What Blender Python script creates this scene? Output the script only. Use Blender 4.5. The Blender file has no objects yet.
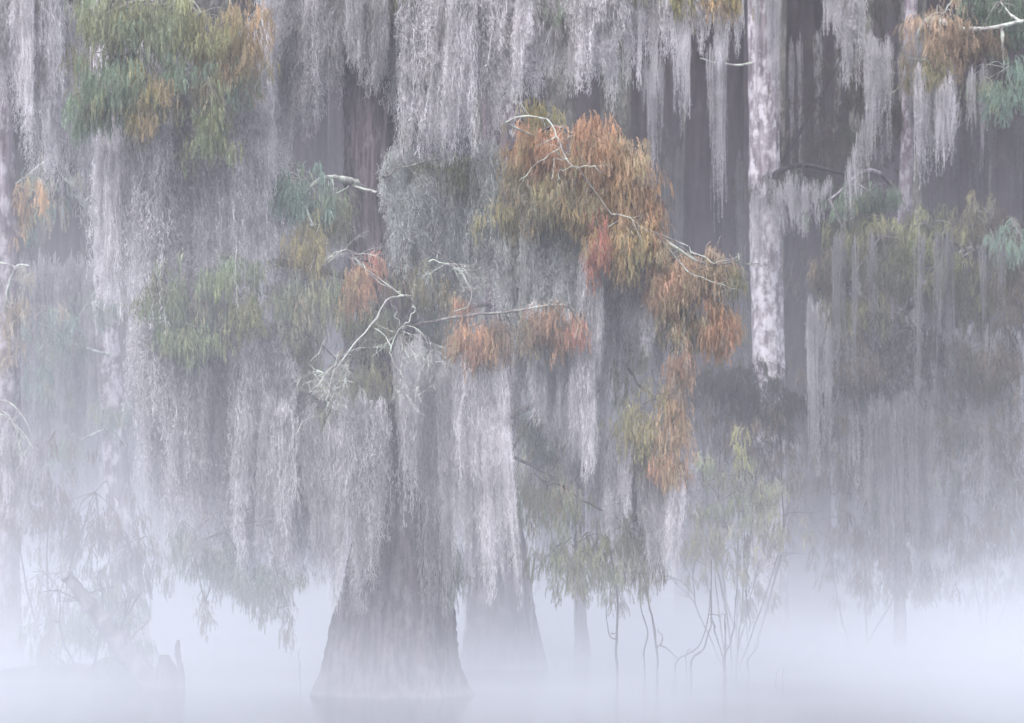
import bpy, math, random
import numpy as np
from mathutils import Vector

rs = np.random.RandomState(7)
random.seed(7)
scene = bpy.context.scene
COL = scene.collection
PI = math.pi

# ------------------------------------------------------------------ camera
EYE, K = 1.44, 0.41 / 1024.0
cam_d = bpy.data.cameras.new('camera')
cam_d.sensor_width = 36.0
cam_d.lens = 36.0 / 0.41
cam_d.shift_y = (575 - 361.5) / 1024.0
cam_d.clip_start = 0.2
cam_d.clip_end = 2000
cam = bpy.data.objects.new('camera', cam_d)
COL.objects.link(cam)
cam.location = (0, 0, EYE)
cam.rotation_euler = (PI / 2, 0, 0)
scene.camera = cam
cam_d.dof.use_dof = True
cam_d.dof.focus_distance = 30.0
cam_d.dof.aperture_fstop = 2.4


def P(px, py, Y):
    """point in metres that the photo shows at a pixel, at depth Y"""
    return np.array([(px - 512) * K * Y, Y, EYE + (575 - py) * K * Y])


# ------------------------------------------------------------------ mesh collector
class MB:
    def __init__(s):
        s.v, s.f, s.c, s.n = [], [], [], 0

    def add(s, v, f, c):
        v = np.asarray(v, float).reshape(-1, 3)
        f = np.asarray(f, int).reshape(-1, 4)
        c = np.asarray(c, float)
        if c.ndim == 1:
            c = np.tile(c, (len(v), 1))
        s.v.append(v); s.f.append(f + s.n); s.c.append(c); s.n += len(v)

    def arrays(s):
        return np.concatenate(s.v), np.concatenate(s.f), np.concatenate(s.c)

    def mesh(s, name, mat, smooth=False):
        v, f, c = s.arrays()
        me = bpy.data.meshes.new(name)
        me.vertices.add(len(v)); me.vertices.foreach_set('co', v.astype(np.float32).ravel())
        nf = len(f)
        me.loops.add(nf * 4); me.loops.foreach_set('vertex_index', f.astype(np.int32).ravel())
        me.polygons.add(nf)
        me.polygons.foreach_set('loop_start', np.arange(0, nf * 4, 4, dtype=np.int32))
        me.polygons.foreach_set('loop_total', np.full(nf, 4, dtype=np.int32))
        me.polygons.foreach_set('use_smooth', np.full(nf, smooth))
        at = me.color_attributes.new('tint', 'FLOAT_COLOR', 'POINT')
        rgba = np.ones((len(v), 4), np.float32); rgba[:, :3] = np.clip(c, 0, 1)
        at.data.foreach_set('color', rgba.ravel())
        me.materials.append(mat)
        me.update(calc_edges=True)
        return me

    def build(s, name, mat, parent=None, loc=(0, 0, 0), smooth=False):
        """vertices are given in world space; the object sits at loc"""
        loc = np.asarray(loc, float)
        if s.n == 0:
            return None
        s.v = [a - loc for a in s.v]
        o = bpy.data.objects.new(name, s.mesh(name, mat, smooth))
        COL.objects.link(o)
        if parent is not None:
            o.parent = parent
            base = np.array(parent_world(parent))
            o.location = loc - base
        else:
            o.location = loc
        return o


def parent_world(o):
    p = Vector(o.location)
    while o.parent:
        o = o.parent
        p = p + Vector(o.location)
    return p


def tag(o, label=None, cat=None, group=None, kind=None):
    if label: o['label'] = label
    if cat: o['category'] = cat
    if group: o['group'] = group
    if kind: o['kind'] = kind
    return o


def thing(name, loc, label, cat, group=None):
    o = bpy.data.objects.new(name, None)
    COL.objects.link(o)
    o.location = loc
    o.empty_display_size = 0.3
    return tag(o, label, cat, group)


def ribbons(mb, pts, width, side, col):
    """pts (R,S,3), width (R,S), side (R,3), col (R,3)"""
    R, S = pts.shape[:2]
    off = side[:, None, :] * (width[..., None] * 0.5)
    v = np.stack([pts - off, pts + off], 2).reshape(-1, 3)
    base = (np.arange(R)[:, None] * S + np.arange(S - 1)[None, :]) * 2
    f = np.stack([base, base + 1, base + 3, base + 2], -1).reshape(-1, 4)
    mb.add(v, f, np.repeat(col, S * 2, 0))


def smooth_path(pts, n, rng=rs, jit=0.0):
    """Catmull-Rom through the points, n samples"""
    pts = np.asarray(pts, float)
    q = np.vstack([2 * pts[0] - pts[1], pts, 2 * pts[-1] - pts[-2]])
    t = np.linspace(0, len(pts) - 1 - 1e-6, n)
    i = t.astype(int); u = (t - i)[:, None]
    p0, p1, p2, p3 = q[i], q[i + 1], q[i + 2], q[i + 3]
    out = 0.5 * (2 * p1 + (p2 - p0) * u + (2 * p0 - 5 * p1 + 4 * p2 - p3) * u ** 2 + (3 * p1 - p0 - 3 * p2 + p3) * u ** 3)
    if jit:
        w = rng.normal(0, jit, (n, 3)); w[0] = 0
        w = (w + np.roll(w, 1, 0) + np.roll(w, -1, 0)) / 3
        out = out + w
    return out


THIN = 1.0


def tube(mb, pts, rad, col, sides=7, rough=0.12, rng=rs):
    pts = np.asarray(pts, float); n = len(pts)
    rad = np.broadcast_to(np.asarray(rad, float), (n,)) * THIN
    if n > 8:
        kn = rng.rand(n) < 0.16
        rad = rad * np.where(kn, rng.uniform(1.15, 1.5, n), 1.0)
    tan = np.gradient(pts, axis=0); tan /= np.linalg.norm(tan, axis=1)[:, None] + 1e-9
    up = np.array([0.13, -1.0, 0.21]); up /= np.linalg.norm(up)
    a = np.cross(tan, up); a /= np.linalg.norm(a, axis=1)[:, None] + 1e-9
    b = np.cross(tan, a)
    th = np.arange(sides) * 2 * PI / sides
    r = rad[:, None] * (1 + rng.uniform(-rough, rough, (n, sides)))
    v = pts[:, None] + r[..., None] * (np.cos(th)[None, :, None] * a[:, None] + np.sin(th)[None, :, None] * b[:, None])
    i = np.arange(n - 1)[:, None] * sides; j = np.arange(sides)[None]; j2 = (j + 1) % sides
    f = np.stack([i + j, i + j2, i + sides + j2, i + sides + j], -1).reshape(-1, 4)
    c = np.asarray(col, float)
    if c.ndim == 1:
        c = np.clip(c * (1 + rng.normal(0, 0.12, (n * sides, 1))), 0, 1)
    mb.add(v.reshape(-1, 3), f, c)


# ------------------------------------------------------------------ materials
def mat_new(name):
    m = bpy.data.materials.new(name); m.use_nodes = True
    nt = m.node_tree; nt.nodes.clear()
    return m, nt, nt.nodes, nt.links


def leafy(name, rough=0.7, transl=0.3, noise=6.0, lo=0.7, hi=1.25):
    """tint attribute x object colour x mottling; part of the light passes through"""
    m, nt, N, L = mat_new(name)
    out = N.new('ShaderNodeOutputMaterial')
    at = N.new('ShaderNodeAttribute'); at.attribute_name = 'tint'
    oi = N.new('ShaderNodeObjectInfo')
    geo = N.new('ShaderNodeNewGeometry')
    nz = N.new('ShaderNodeTexNoise'); nz.inputs['Scale'].default_value = noise; nz.inputs['Detail'].default_value = 4
    L.new(geo.outputs['Position'], nz.inputs['Vector'])
    mr = N.new('ShaderNodeMapRange'); mr.inputs['From Min'].default_value = 0.3; mr.inputs['From Max'].default_value = 0.7
    mr.inputs['To Min'].default_value = lo; mr.inputs['To Max'].default_value = hi
    L.new(nz.outputs['Fac'], mr.inputs['Value'])
    m1 = N.new('ShaderNodeMix'); m1.data_type = 'RGBA'; m1.blend_type = 'MULTIPLY'; m1.inputs['Factor'].default_value = 1
    L.new(at.outputs['Color'], m1.inputs['A']); L.new(oi.outputs['Color'], m1.inputs['B'])
    vm = N.new('ShaderNodeVectorMath'); vm.operation = 'SCALE'
    L.new(m1.outputs['Result'], vm.inputs[0]); L.new(mr.outputs['Result'], vm.inputs['Scale'])
    d = N.new('ShaderNodeBsdfDiffuse'); t = N.new('ShaderNodeBsdfTranslucent')
    L.new(vm.outputs[0], d.inputs['Color']); L.new(vm.outputs[0], t.inputs['Color'])
    mx = N.new('ShaderNodeMixShader'); mx.inputs[0].default_value = transl
    L.new(d.outputs[0], mx.inputs[1]); L.new(t.outputs[0], mx.inputs[2])
    L.new(mx.outputs[0], out.inputs['Surface'])
    return m


def bark(name, dark, light, lichen=(0.5, 0.52, 0.46), lich=0.35, zs=0.12, scale=9.0, bump=0.6):
    m, nt, N, L = mat_new(name)
    out = N.new('ShaderNodeOutputMaterial'); bs = N.new('ShaderNodeBsdfPrincipled')
    bs.inputs['Roughness'].default_value = 0.9
    bs.inputs['Specular IOR Level'].default_value = 0.15
    geo = N.new('ShaderNodeNewGeometry')
    mp = N.new('ShaderNodeMapping'); mp.inputs['Scale'].default_value = (1, 1, zs)
    L.new(geo.outputs['Position'], mp.inputs['Vector'])
    n1 = N.new('ShaderNodeTexNoise'); n1.inputs['Scale'].default_value = scale; n1.inputs['Detail'].default_value = 8
    n1.inputs['Roughness'].default_value = 0.65
    L.new(mp.outputs[0], n1.inputs['Vector'])
    cr = N.new('ShaderNodeValToRGB')
    cr.color_ramp.elements[0].position = 0.36; cr.color_ramp.elements[0].color = (*dark, 1)
    cr.color_ramp.elements[1].position = 0.66; cr.color_ramp.elements[1].color = (*light, 1)
    L.new(n1.outputs['Fac'], cr.inputs['Fac'])
    n2 = N.new('ShaderNodeTexNoise'); n2.inputs['Scale'].default_value = 5.0; n2.inputs['Detail'].default_value = 6
    n2.inputs['Roughness'].default_value = 0.7
    mp2 = N.new('ShaderNodeMapping'); mp2.inputs['Scale'].default_value = (1, 1, 0.6)
    L.new(geo.outputs['Position'], mp2.inputs['Vector']); L.new(mp2.outputs[0], n2.inputs['Vector'])
    r2 = N.new('ShaderNodeValToRGB')
    r2.color_ramp.elements[0].position = 0.62 - lich * 0.35; r2.color_ramp.elements[0].color = (0, 0, 0, 1)
    r2.color_ramp.elements[1].position = 0.72 - lich * 0.3; r2.color_ramp.elements[1].color = (1, 1, 1, 1)
    L.new(n2.outputs['Fac'], r2.inputs['Fac'])
    mx = N.new('ShaderNodeMix'); mx.data_type = 'RGBA'
    mu = N.new('ShaderNodeMath'); mu.operation = 'MULTIPLY'; mu.inputs[1].default_value = min(1, lich * 2)
    L.new(r2.outputs['Color'], mu.inputs[0]); L.new(mu.outputs[0], mx.inputs['Factor'])
    L.new(cr.outputs['Color'], mx.inputs['A']); mx.inputs['B'].default_value = (*lichen, 1)
    L.new(mx.outputs['Result'], bs.inputs['Base Color'])
    bp = N.new('ShaderNodeBump'); bp.inputs['Strength'].default_value = bump; bp.inputs['Distance'].default_value = 0.05
    L.new(n1.outputs['Fac'], bp.inputs['Height']); L.new(bp.outputs[0], bs.inputs['Normal'])
    L.new(bs.outputs[0], out.inputs['Surface'])
    return m


M_moss = leafy('moss', transl=0.5, noise=3.0, lo=0.78, hi=1.2)
M_leaf = leafy('leaf', transl=0.4, noise=2.5, lo=0.75, hi=1.25)
M_farleaf = leafy('far_leaf', transl=0.25, noise=0.6, lo=0.55, hi=1.4)
M_bark = bark('cypress_bark', (0.022, 0.017, 0.020), (0.18, 0.148, 0.16), (0.28, 0.26, 0.275), 0.26, zs=0.07, scale=17, bump=1.0)
M_pale = bark('lichen_bark', (0.10, 0.085, 0.095), (0.30, 0.27, 0.29), (0.52, 0.50, 0.53), 0.44, zs=0.16, scale=9)
M_dark = bark('dark_bark', (0.008, 0.006, 0.008), (0.034, 0.027, 0.031), (0.10, 0.09, 0.10), 0.15)
M_twig = bark('lichen_twig', (0.16, 0.14, 0.145), (0.42, 0.41, 0.39), (0.52, 0.58, 0.50), 0.5, zs=1, scale=14, bump=0.3)
M_mid = bark('weathered_bark', (0.07, 0.058, 0.066), (0.22, 0.19, 0.21), (0.36, 0.34, 0.37), 0.42, zs=0.25, scale=7)
M_limb = bark('grey_limb', (0.06, 0.05, 0.052), (0.20, 0.18, 0.17), (0.40, 0.44, 0.38), 0.35, zs=1, scale=12, bump=0.4)
M_wet = bark('wet_wood', (0.05, 0.04, 0.045), (0.15, 0.12, 0.13), (0.3, 0.3, 0.3), 0.1, zs=1)

# ------------------------------------------------------------------ moss beards
MOSS_A = np.array([0.665, 0.65, 0.665])


def beard_arrays(L, seed, R=0.13, n=46, curl=1.0, wid=1.0, tips=3):
    """one beard of Spanish moss: long wandering strands that gather into ragged points, and short curls all along them"""
    r = np.random.RandomState(seed)
    mb = MB()
    tx = r.uniform(-R, R, (tips, 2)) * (1.0, 0.7)
    tl = L * r.uniform(0.45, 1.0, tips); tl[0] = L
    which = r.randint(0, tips, n)
    S = max(12, int(L / 0.05))
    t = np.linspace(0, 1, S)
    top = np.stack([r.uniform(-R, R, n), r.uniform(-R, R, n) * 0.7], 1)
    ln = tl[which] * (0.28 + 0.74 * r.uniform(0, 1, n) ** 0.8)
    w = r.normal(0, 1, (n, S, 2)).cumsum(1)
    w = w - w[:, :1]
    w *= 0.0062
    w = w + r.normal(0, 0.0055, w.shape)
    k = (t ** 0.8)[None, :, None]
    gather = 0.92
    frac = (ln / tl[which])[:, None, None]
    xy = top[:, None] * (1 - k * gather * frac) + tx[which][:, None] * k * gather * frac + w
    st = -np.abs(r.normal(0, 0.16, n)) * min(1.0, L ** .5) - 0.22 * (np.abs(top[:, 0]) / R) ** 2 * min(L, 1.2)
    ln = np.maximum(ln + st, 0.2)
    z = -(ln[:, None] * t[None]) + st[:, None] + 0.05
    pts = np.dstack([xy, z])
    a = r.uniform(0, PI, n)
    side = np.stack([np.cos(a), np.sin(a), np.zeros(n)], 1)
    wd = (0.0062 * wid) * (1 - 0.5 * t[None]) * r.uniform(0.6, 1.3, (n, 1))
    shade = r.uniform(0.66, 1.12, (n, 1))
    warm = r.uniform(0, 1, (n, 1))
    col = MOSS_A * shade * (1 + (warm - 0.5) * np.array([0.05, 0.02, -0.04]))
    ribbons(mb, pts, wd, side, col)
    # curls
    m = int(ln.sum() / 0.021 * curl)
    si = r.choice(n, m, p=ln / ln.sum())
    u = r.uniform(0, 1, m) ** 0.9 * (S - 1.001); i = u.astype(int); fr = (u - i)[:, None]
    p0 = pts[si, i] * (1 - fr) + pts[si, i + 1] * fr
    az = r.uniform(0, 2 * PI, m); out = r.uniform(0.008, 0.042, m); dn = r.uniform(0.01, 0.05, m)
    d = np.stack([np.cos(az) * out, np.sin(az) * out, r.uniform(-0.9, 0.5, m) * out], 1)
    p1 = p0 + d
    p2 = p1 + np.stack([np.cos(az + 1.2) * out * 0.4, np.sin(az + 1.2) * out * 0.4, -dn], 1)
    p3 = p2 + np.stack([-np.cos(az) * out * 0.5, np.sin(az) * out * 0.3, -dn * 0.5 + out * 0.5], 1)
    cp = np.stack([p0, p1, p2, p3], 1)
    a2 = r.uniform(0, PI, m)
    cs = np.stack([np.cos(a2), np.sin(a2), r.uniform(-.4, .4, m)], 1)
    cw = (0.0040 * wid) * np.array([1, 1, 0.8, 0.4])[None] * r.uniform(0.7, 1.3, (m, 1))
    cc = MOSS_A * shade[si] * r.choice([0.78, 0.92, 1.06, 1.18], m)[:, None] * r.uniform(.9, 1.1, (m, 1))
    ribbons(mb, cp, cw, cs, cc)
    return mb


BEARDS = []          # (length, mesh)
for L_ in (0.7, 1.3, 2.0, 2.9, 4.0):
    for s_ in range(4):
        BEARDS.append((L_, beard_arrays(L_, 100 + s_ + int(L_ * 50), n=int(66 + 11 * L_)).mesh('spanish_moss', M_moss)))
FAR_BEARDS = []      # for moss that hangs beyond 40 m: fewer, wider strands
for L_ in (1.2, 2.4, 4.0):
    for s_ in range(4):
        FAR_BEARDS.append((L_, beard_arrays(L_, 500 + s_ + int(L_ * 50), R=0.17, n=34, curl=0.42, wid=2.0).arrays()))
MOSS_N = 0


def moss(x, y0, y1, Y, w, tone, label, group):
    """one beard hanging from pixel row y0 down to y1 at depth Y"""
    global MOSS_N
    L = (y1 - y0) * K * Y
    cand = sorted(range(len(BEARDS)), key=lambda i: abs(math.log(BEARDS[i][0] / L)) + rs.uniform(0, 0.25))[0]
    bl, me = BEARDS[cand]
    o = bpy.data.objects.new('spanish_moss', me)
    COL.objects.link(o)
    o.location = P(x, y0, Y)
    sx = w * K * Y / 0.30
    o.scale = (sx, min(sx, 1.4), L / bl)
    o.rotation_euler = (rs.normal(0, 0.012), rs.normal(0, 0.02), rs.choice([0, PI]) + rs.normal(0, 0.25))
    t = tone * rs.choice([0.82, 0.93, 1.0, 1.07, 1.13])
    o.color = (t, t, t, 1) if not hasattr(tone, '__len__') else (*t, 1)
    tag(o, label, 'moss', group)
    MOSS_N += 1
    return o


def poly(xs, ys, x):
    return float(np.interp(x, xs, ys))


def curtain(n, x0, x1, top, bot, Y, dY, w, tone, label, group, jit=0.18, dark=0.0):
    """n beards between pixel columns x0..x1; top/bot = [(x, y), ...] outlines"""
    tx, ty = zip(*top); bx, by = zip(*bot)
    for i in range(n):
        x = x0 + (x1 - x0) * (i + rs.uniform(0.1, 0.9)) / n
        a, b = poly(tx, ty, x), poly(bx, by, x)
        b = b - (b - a) * abs(rs.normal(0, jit))
        if b - a < 25: b = a + 25
        yy = Y + rs.uniform(-dY, dY)
        t = np.asarray(tone, float) * (1 - dark * (yy - Y + dY) / (2 * dY + 1e-6))
        moss(x, a + rs.uniform(-26, 12), b, yy, w * rs.uniform(0.75, 1.3), t, label, group)


# ------------------------------------------------------------------ cypress foliage
def spray_template(seed, L=0.16, nl=9, wid=0.0052, ll=0.032, pitch0=0.2):
    """drooping twig with narrow leaflets on both sides, along +x then down"""
    r = np.random.RandomState(seed)
    t = np.linspace(0, 1, 6)
    ang = pitch0 + (PI / 2 - pitch0 - 0.1) * t ** 0.6 + r.normal(0, 0.05)
    seg = L / 5
    x = np.concatenate([[0], np.cumsum(np.cos(ang[1:]) * seg)])
    z = -np.concatenate([[0], np.cumsum(np.sin(ang[1:]) * seg)])
    y = np.concatenate([[0], r.normal(0, 0.006, 5).cumsum()])
    ax = np.stack([x, y, z], 1)
    mb = MB()
    ribbons(mb, ax[None], np.full((1, 6), 0.004), np.array([[0.3, 1, 0.0]]), np.array([[0.75, 0.7, 0.7]]))
    u = np.repeat(np.linspace(0.12, 1.0, nl), 2)
    s = np.tile([1, -1], nl)
    i = np.minimum((u * 5).astype(int), 4); fr = (u * 5 - i)[:, None]
    p0 = ax[i] * (1 - fr) + ax[i + 1] * fr
    tn = ax[i + 1] - ax[i]; tn /= np.linalg.norm(tn, axis=1)[:, None]
    rnd = r.uniform(-0.5, 0.5, (len(u), 3))
    dr = tn * 0.85 + np.stack([np.zeros(len(u)), s * 0.55, -0.2 * np.ones(len(u))], 1) + rnd * 0.45
    dr /= np.linalg.norm(dr, axis=1)[:, None]
    ln = ll * r.uniform(0.6, 1.25, len(u))[:, None]
    p1 = p0 + dr * ln * 0.5; p2 = p0 + dr * ln + np.array([0, 0, -0.008])
    sd = np.cross(dr, r.normal(0, 1, (len(u), 3))); sd /= np.linalg.norm(sd, axis=1)[:, None]
    w = wid * np.array([0.6, 1.0, 0.35])[None] * r.uniform(0.8, 1.2, (len(u), 1))
    ribbons(mb, np.stack([p0, p1, p2], 1), w, sd, r.uniform(0.8, 1.15, (len(u), 1)) * np.ones((1, 3)))
    return mb.arrays()


SPRAYS = [spray_template(900 + i, pitch0=p) for i, p in enumerate([-0.3, 0.0, 0.2, 0.5, 0.8, 1.1, 1.3, 1.4])]
FARSPRAYS = [spray_template(950 + i, L=0.26, nl=9, wid=0.0095, ll=0.055, pitch0=p) for i, p in enumerate([-0.4, 0.1, 0.5, 1.0, 1.3])]


def place_sprays(mb, pos, az, sc, col, tmpl):
    which = rs.randint(0, len(tmpl), len(pos))
    for k, (tv, tf, tc) in enumerate(tmpl):
        m = which == k
        if not m.any(): continue
        p, a, s, c = pos[m], az[m], sc[m], col[m]
        ca, sa = np.cos(a)[:, None], np.sin(a)[:, None]
        v = np.stack([tv[:, 0] * ca - tv[:, 1] * sa, tv[:, 0] * sa + tv[:, 1] * ca, np.tile(tv[:, 2], (len(p), 1))], -1)
        v = v * s[:, None, None] + p[:, None]
        f = tf[None] + (np.arange(len(p)) * len(tv))[:, None, None]
        cc = tc[None] * c[:, None]
        mb.add(v.reshape(-1, 3), f.reshape(-1, 4), cc.reshape(-1, 3))


C = dict(
    orange=(0.53, 0.36, 0.21), rust=(0.52, 0.30, 0.20), red=(0.54, 0.22, 0.18), tan=(0.58, 0.44, 0.31), yellow=(0.52, 0.44, 0.21),
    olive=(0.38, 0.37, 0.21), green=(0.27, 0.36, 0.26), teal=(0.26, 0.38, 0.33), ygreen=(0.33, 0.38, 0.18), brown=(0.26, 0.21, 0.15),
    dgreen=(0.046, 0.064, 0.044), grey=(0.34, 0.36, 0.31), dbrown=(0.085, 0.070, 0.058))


def cluster(mb, tw, cx, cy, rx, ry, Y, ca, cb, n, dy=None, size=1.0, tmpl=None, chain=3, per=7, node=None, twcol=(1, 1, 1)):
    """tufts of hanging sprays that fill an ellipse seen at (cx, cy) px; twigs from node lead to some of them"""
    tmpl = tmpl or SPRAYS
    c = P(cx, cy, Y); ax, az_ = rx * K * Y, ry * K * Y
    ay = dy if dy is not None else ax * 0.8
    d = rs.normal(0, 1, (n, 3)); d /= np.linalg.norm(d, axis=1)[:, None]
    d *= (rs.uniform(0, 1, n) ** 0.45)[:, None]
    n0 = n
    f3 = rs.normal(0, 1, (3, 3)); f3 = f3 / np.linalg.norm(f3, axis=1)[:, None] * 3.4
    fld = np.sin(d @ f3.T + rs.uniform(0, 6, 3)).sum(1)
    keep = fld > np.quantile(fld, 0.30)
    d = d[keep]; far_ = rs.rand(len(d)) < 0.12; d[far_] *= 1.35; n = len(d)
    # uneven outline
    lob = 1 + 0.22 * np.sin(3 * np.arctan2(d[:, 2], d[:, 0]) + rs.uniform(0, 6)) * (np.linalg.norm(d, axis=1) > 0.6)
    q = c + d * lob[:, None] * np.array([ax, ay, az_])
    mixv = rs.uniform(0, 1, n)
    # colour drifts through the clump
    ph = rs.uniform(0, 6, 3)
    drift = 0.5 + 0.5 * np.sin(d[:, 0] * 2.4 + ph[0]) * np.cos(d[:, 2] * 2.2 + ph[1])
    mixv = np.clip(0.55 * drift + 0.45 * mixv, 0, 1)[:, None]
    cc = np.array(C[ca]) * (1 - mixv) + np.array(C[cb]) * mixv
    odd = rs.rand(n) < 0.26
    if ca not in ('dgreen', 'dbrown'):
        cc[odd] = cc[odd] * .4 + .6 * np.array(C[rs.choice(['olive', 'grey', 'brown', 'tan'], p=[.4, .25, .2, .15])])
    cc *= rs.uniform(0.75, 1.25, (n, 1))
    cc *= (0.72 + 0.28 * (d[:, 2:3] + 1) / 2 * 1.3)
    P_, A_, S_, K_ = [], [], [], []
    for i in range(n):
        ch = rs.randint(1, chain + 1)
        m = per * ch
        base = np.repeat(np.arange(ch), per)
        pp = q[i] + rs.normal(0, 0.045 * size, (m, 3)) * (1, 1, 0.8) - np.stack([0 * base, 0 * base, base * 0.085 * size], 1)
        out = math.atan2(d[i, 1], d[i, 0])
        P_.append(pp); A_.append(rs.uniform(-PI, PI, m) * 0.8 + out)
        S_.append(size * rs.uniform(0.45, 1.1, m)); K_.append(np.repeat(cc[i:i + 1], m, 0) * rs.uniform(0.8, 1.2, (m, 1)))
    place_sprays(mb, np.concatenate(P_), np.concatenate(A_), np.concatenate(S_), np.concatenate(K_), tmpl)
    if tw is not None:
        nd = np.array(node) if node is not None else c + np.array([0, 0, az_ * 0.5])
        for i in rs.choice(n, max(2, n // 8), replace=False):
            mid = (nd + q[i]) / 2 + rs.normal(0, 0.07, 3) + np.array([0, 0, 0.10])
            tube(tw, smooth_path([nd, mid, q[i]], 9, jit=0.012), np.linspace(0.006, 0.0025, 9), twcol, sides=4)


def twigs(mb, start, direc, length, r0, depth, spread=0.7, droop=0.0, n=3, col=(1, 1, 1)):
    """bare crooked twigs, forking"""
    S = max(5, int(length / 0.07))
    d = np.array(direc, float); d /= np.linalg.norm(d)
    p = np.array(start, float); pts = [p.copy()]
    for i in range(S):
        d = d + rs.normal(0, 0.13, 3) * (1, 0.7, 1) + np.array([0, 0, -droop * 0.1])
        d /= np.linalg.norm(d)
        p = p + d * length / S
        pts.append(p.copy())
    pts = np.array(pts)
    tube(mb, pts, np.linspace(r0, r0 * 0.4, len(pts)), col, sides=5)
    if depth > 0:
        for k in range(n):
            u = rs.uniform(0.25, 0.95); i = int(u * S)
            dd = (pts[min(i + 1, S)] - pts[i - 1]); dd /= np.linalg.norm(dd) + 1e-9
            nd = dd + rs.normal(0, spread, 3) * (1, 0.6, 1)
            twigs(mb, pts[i], nd, length * rs.uniform(0.35, 0.65), r0 * 0.6, depth - 1, spread, droop, n, col)


def trunk_mesh(mb, path, radii, flare=0.0, flare_h=0.9, ribs=9, sides=72, n=110, col=(1, 1, 1), ridge=0.045, seed=0):
    """tapered trunk with fluted bark; radii given along the path; buttressed foot"""
    r = np.random.RandomState(seed)
    c = smooth_path(path, n)
    rad = np.interp(np.linspace(0, 1, n), np.linspace(0, 1, len(radii)), radii)
    th = np.arange(sides) * 2 * PI / sides
    z = c[:, 2] - c[0, 2]
    fl = np.exp(-z / flare_h)[:, None]
    prof = np.zeros((n, sides))
    for k in range(5):
        prof += r.uniform(0.3, 1) * np.cos((ribs * (0.4 + 0.35 * k) // 1) * th[None] + r.uniform(0, 6) + 0.25 * np.sin(z[:, None] * r.uniform(0.3, 1) + k)) / 3
    fine = np.zeros((n, sides))
    for k in range(4):
        fine += np.cos((11 + 6 * k) * th[None] + r.uniform(0, 6) + 0.6 * np.sin(z[:, None] * r.uniform(0.5, 1.6) + k)) * r.uniform(0.4, 1)
    R = rad[:, None] * (1 + ridge * fine * 0.5 + prof * (0.05 + 0.22 * fl)) + flare * fl * (0.70 + 0.45 * prof)
    strip = r.normal(0, 1, (n, sides)); strip = sum(np.roll(strip, q, 0) for q in range(9)) / 3
    R += strip * 0.010 * np.minimum(1, rad[:, None] * 3) + r.normal(0, 0.005, R.shape)
    v = c[:, None] + np.stack([R * np.cos(th), R * np.sin(th), np.zeros_like(R)], -1)
    i = np.arange(n - 1)[:, None] * sides; j = np.arange(sides)[None]; j2 = (j + 1) % sides
    f = np.stack([i + j, i + j2, i + sides + j2, i + sides + j], -1).reshape(-1, 4)
    mb.add(v.reshape(-1, 3), f, np.array(col, float))
    return c


def px_path(pts, Y):
    return [P(x, y, Y + dy) for x, y, dy in pts]


def bough(tree, pts, Y, r0, r1, clusters, mat=None, label=None, leaf_label=None, bare=0, seg=26):
    """a limb of a tree with the foliage it carries as its child"""
    path = smooth_path(px_path(pts, Y), seg, jit=0.012)
    tw, lf = MB(), MB()
    tube(tw, path, np.linspace(r0, r1, seg), (1, 1, 1), sides=8, rough=0.18)
    for c in clusters:
        cx, cy, rx, ry, dY, ca, cb, n = c[:8]
        kw = c[8] if len(c) > 8 else {}
        ctr = P(cx, cy, Y + dY)
        near = path[np.argmin(np.linalg.norm(path - ctr, axis=1))]
        # a leader from the limb to the clump
        led = smooth_path([near, (near + ctr) / 2 + np.array([0, 0, 0.12]), ctr + np.array([0, 0, ry * K * Y * 0.4])], 10, jit=0.015)
        tube(tw, led, np.linspace(max(0.012, r1), 0.008, 10), (1, 1, 1), sides=5)
        if 'tmpl' not in kw: n = int(n * 1.55)
        else: n = int(n * 1.25)
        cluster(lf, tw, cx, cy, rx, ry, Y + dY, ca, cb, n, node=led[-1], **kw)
    for b in range(bare):
        i = rs.randint(seg // 4, seg)
        twigs(tw, path[i], rs.normal(0, 1, 3) * (1, 0.5, 0.6) + (0, -0.3, -0.2), rs.uniform(0.3, 0.6), 0.006, 2, droop=0.4)
    o = tw.build('branch', mat or M_limb, tree, loc=path[0], smooth=True)
    if label: o['label'] = label
    if lf.n:
        f = lf.build('foliage', M_leaf, o, loc=path[-1])
        if leaf_label: f['label'] = leaf_label
    return o


#SCENE
# ================================================================== setting
def sheet(name, x0, x1, y0, y1, nx, ny, zf, mat):
    xs = np.linspace(x0, x1, nx); ys = np.linspace(y0, y1, ny)
    X, Yg = np.meshgrid(xs, ys)
    Z = zf(X, Yg)
    v = np.stack([X, Yg, Z], -1).reshape(-1, 3)
    i = (np.arange(ny - 1)[:, None] * nx + np.arange(nx - 1)[None])
    f = np.stack([i, i + 1, i + nx + 1, i + nx], -1).reshape(-1, 4)
    mb = MB(); mb.add(v, f, (1, 1, 1))
    o = mb.build(name, mat, smooth=True)
    tag(o, kind='structure')
    return o


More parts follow.
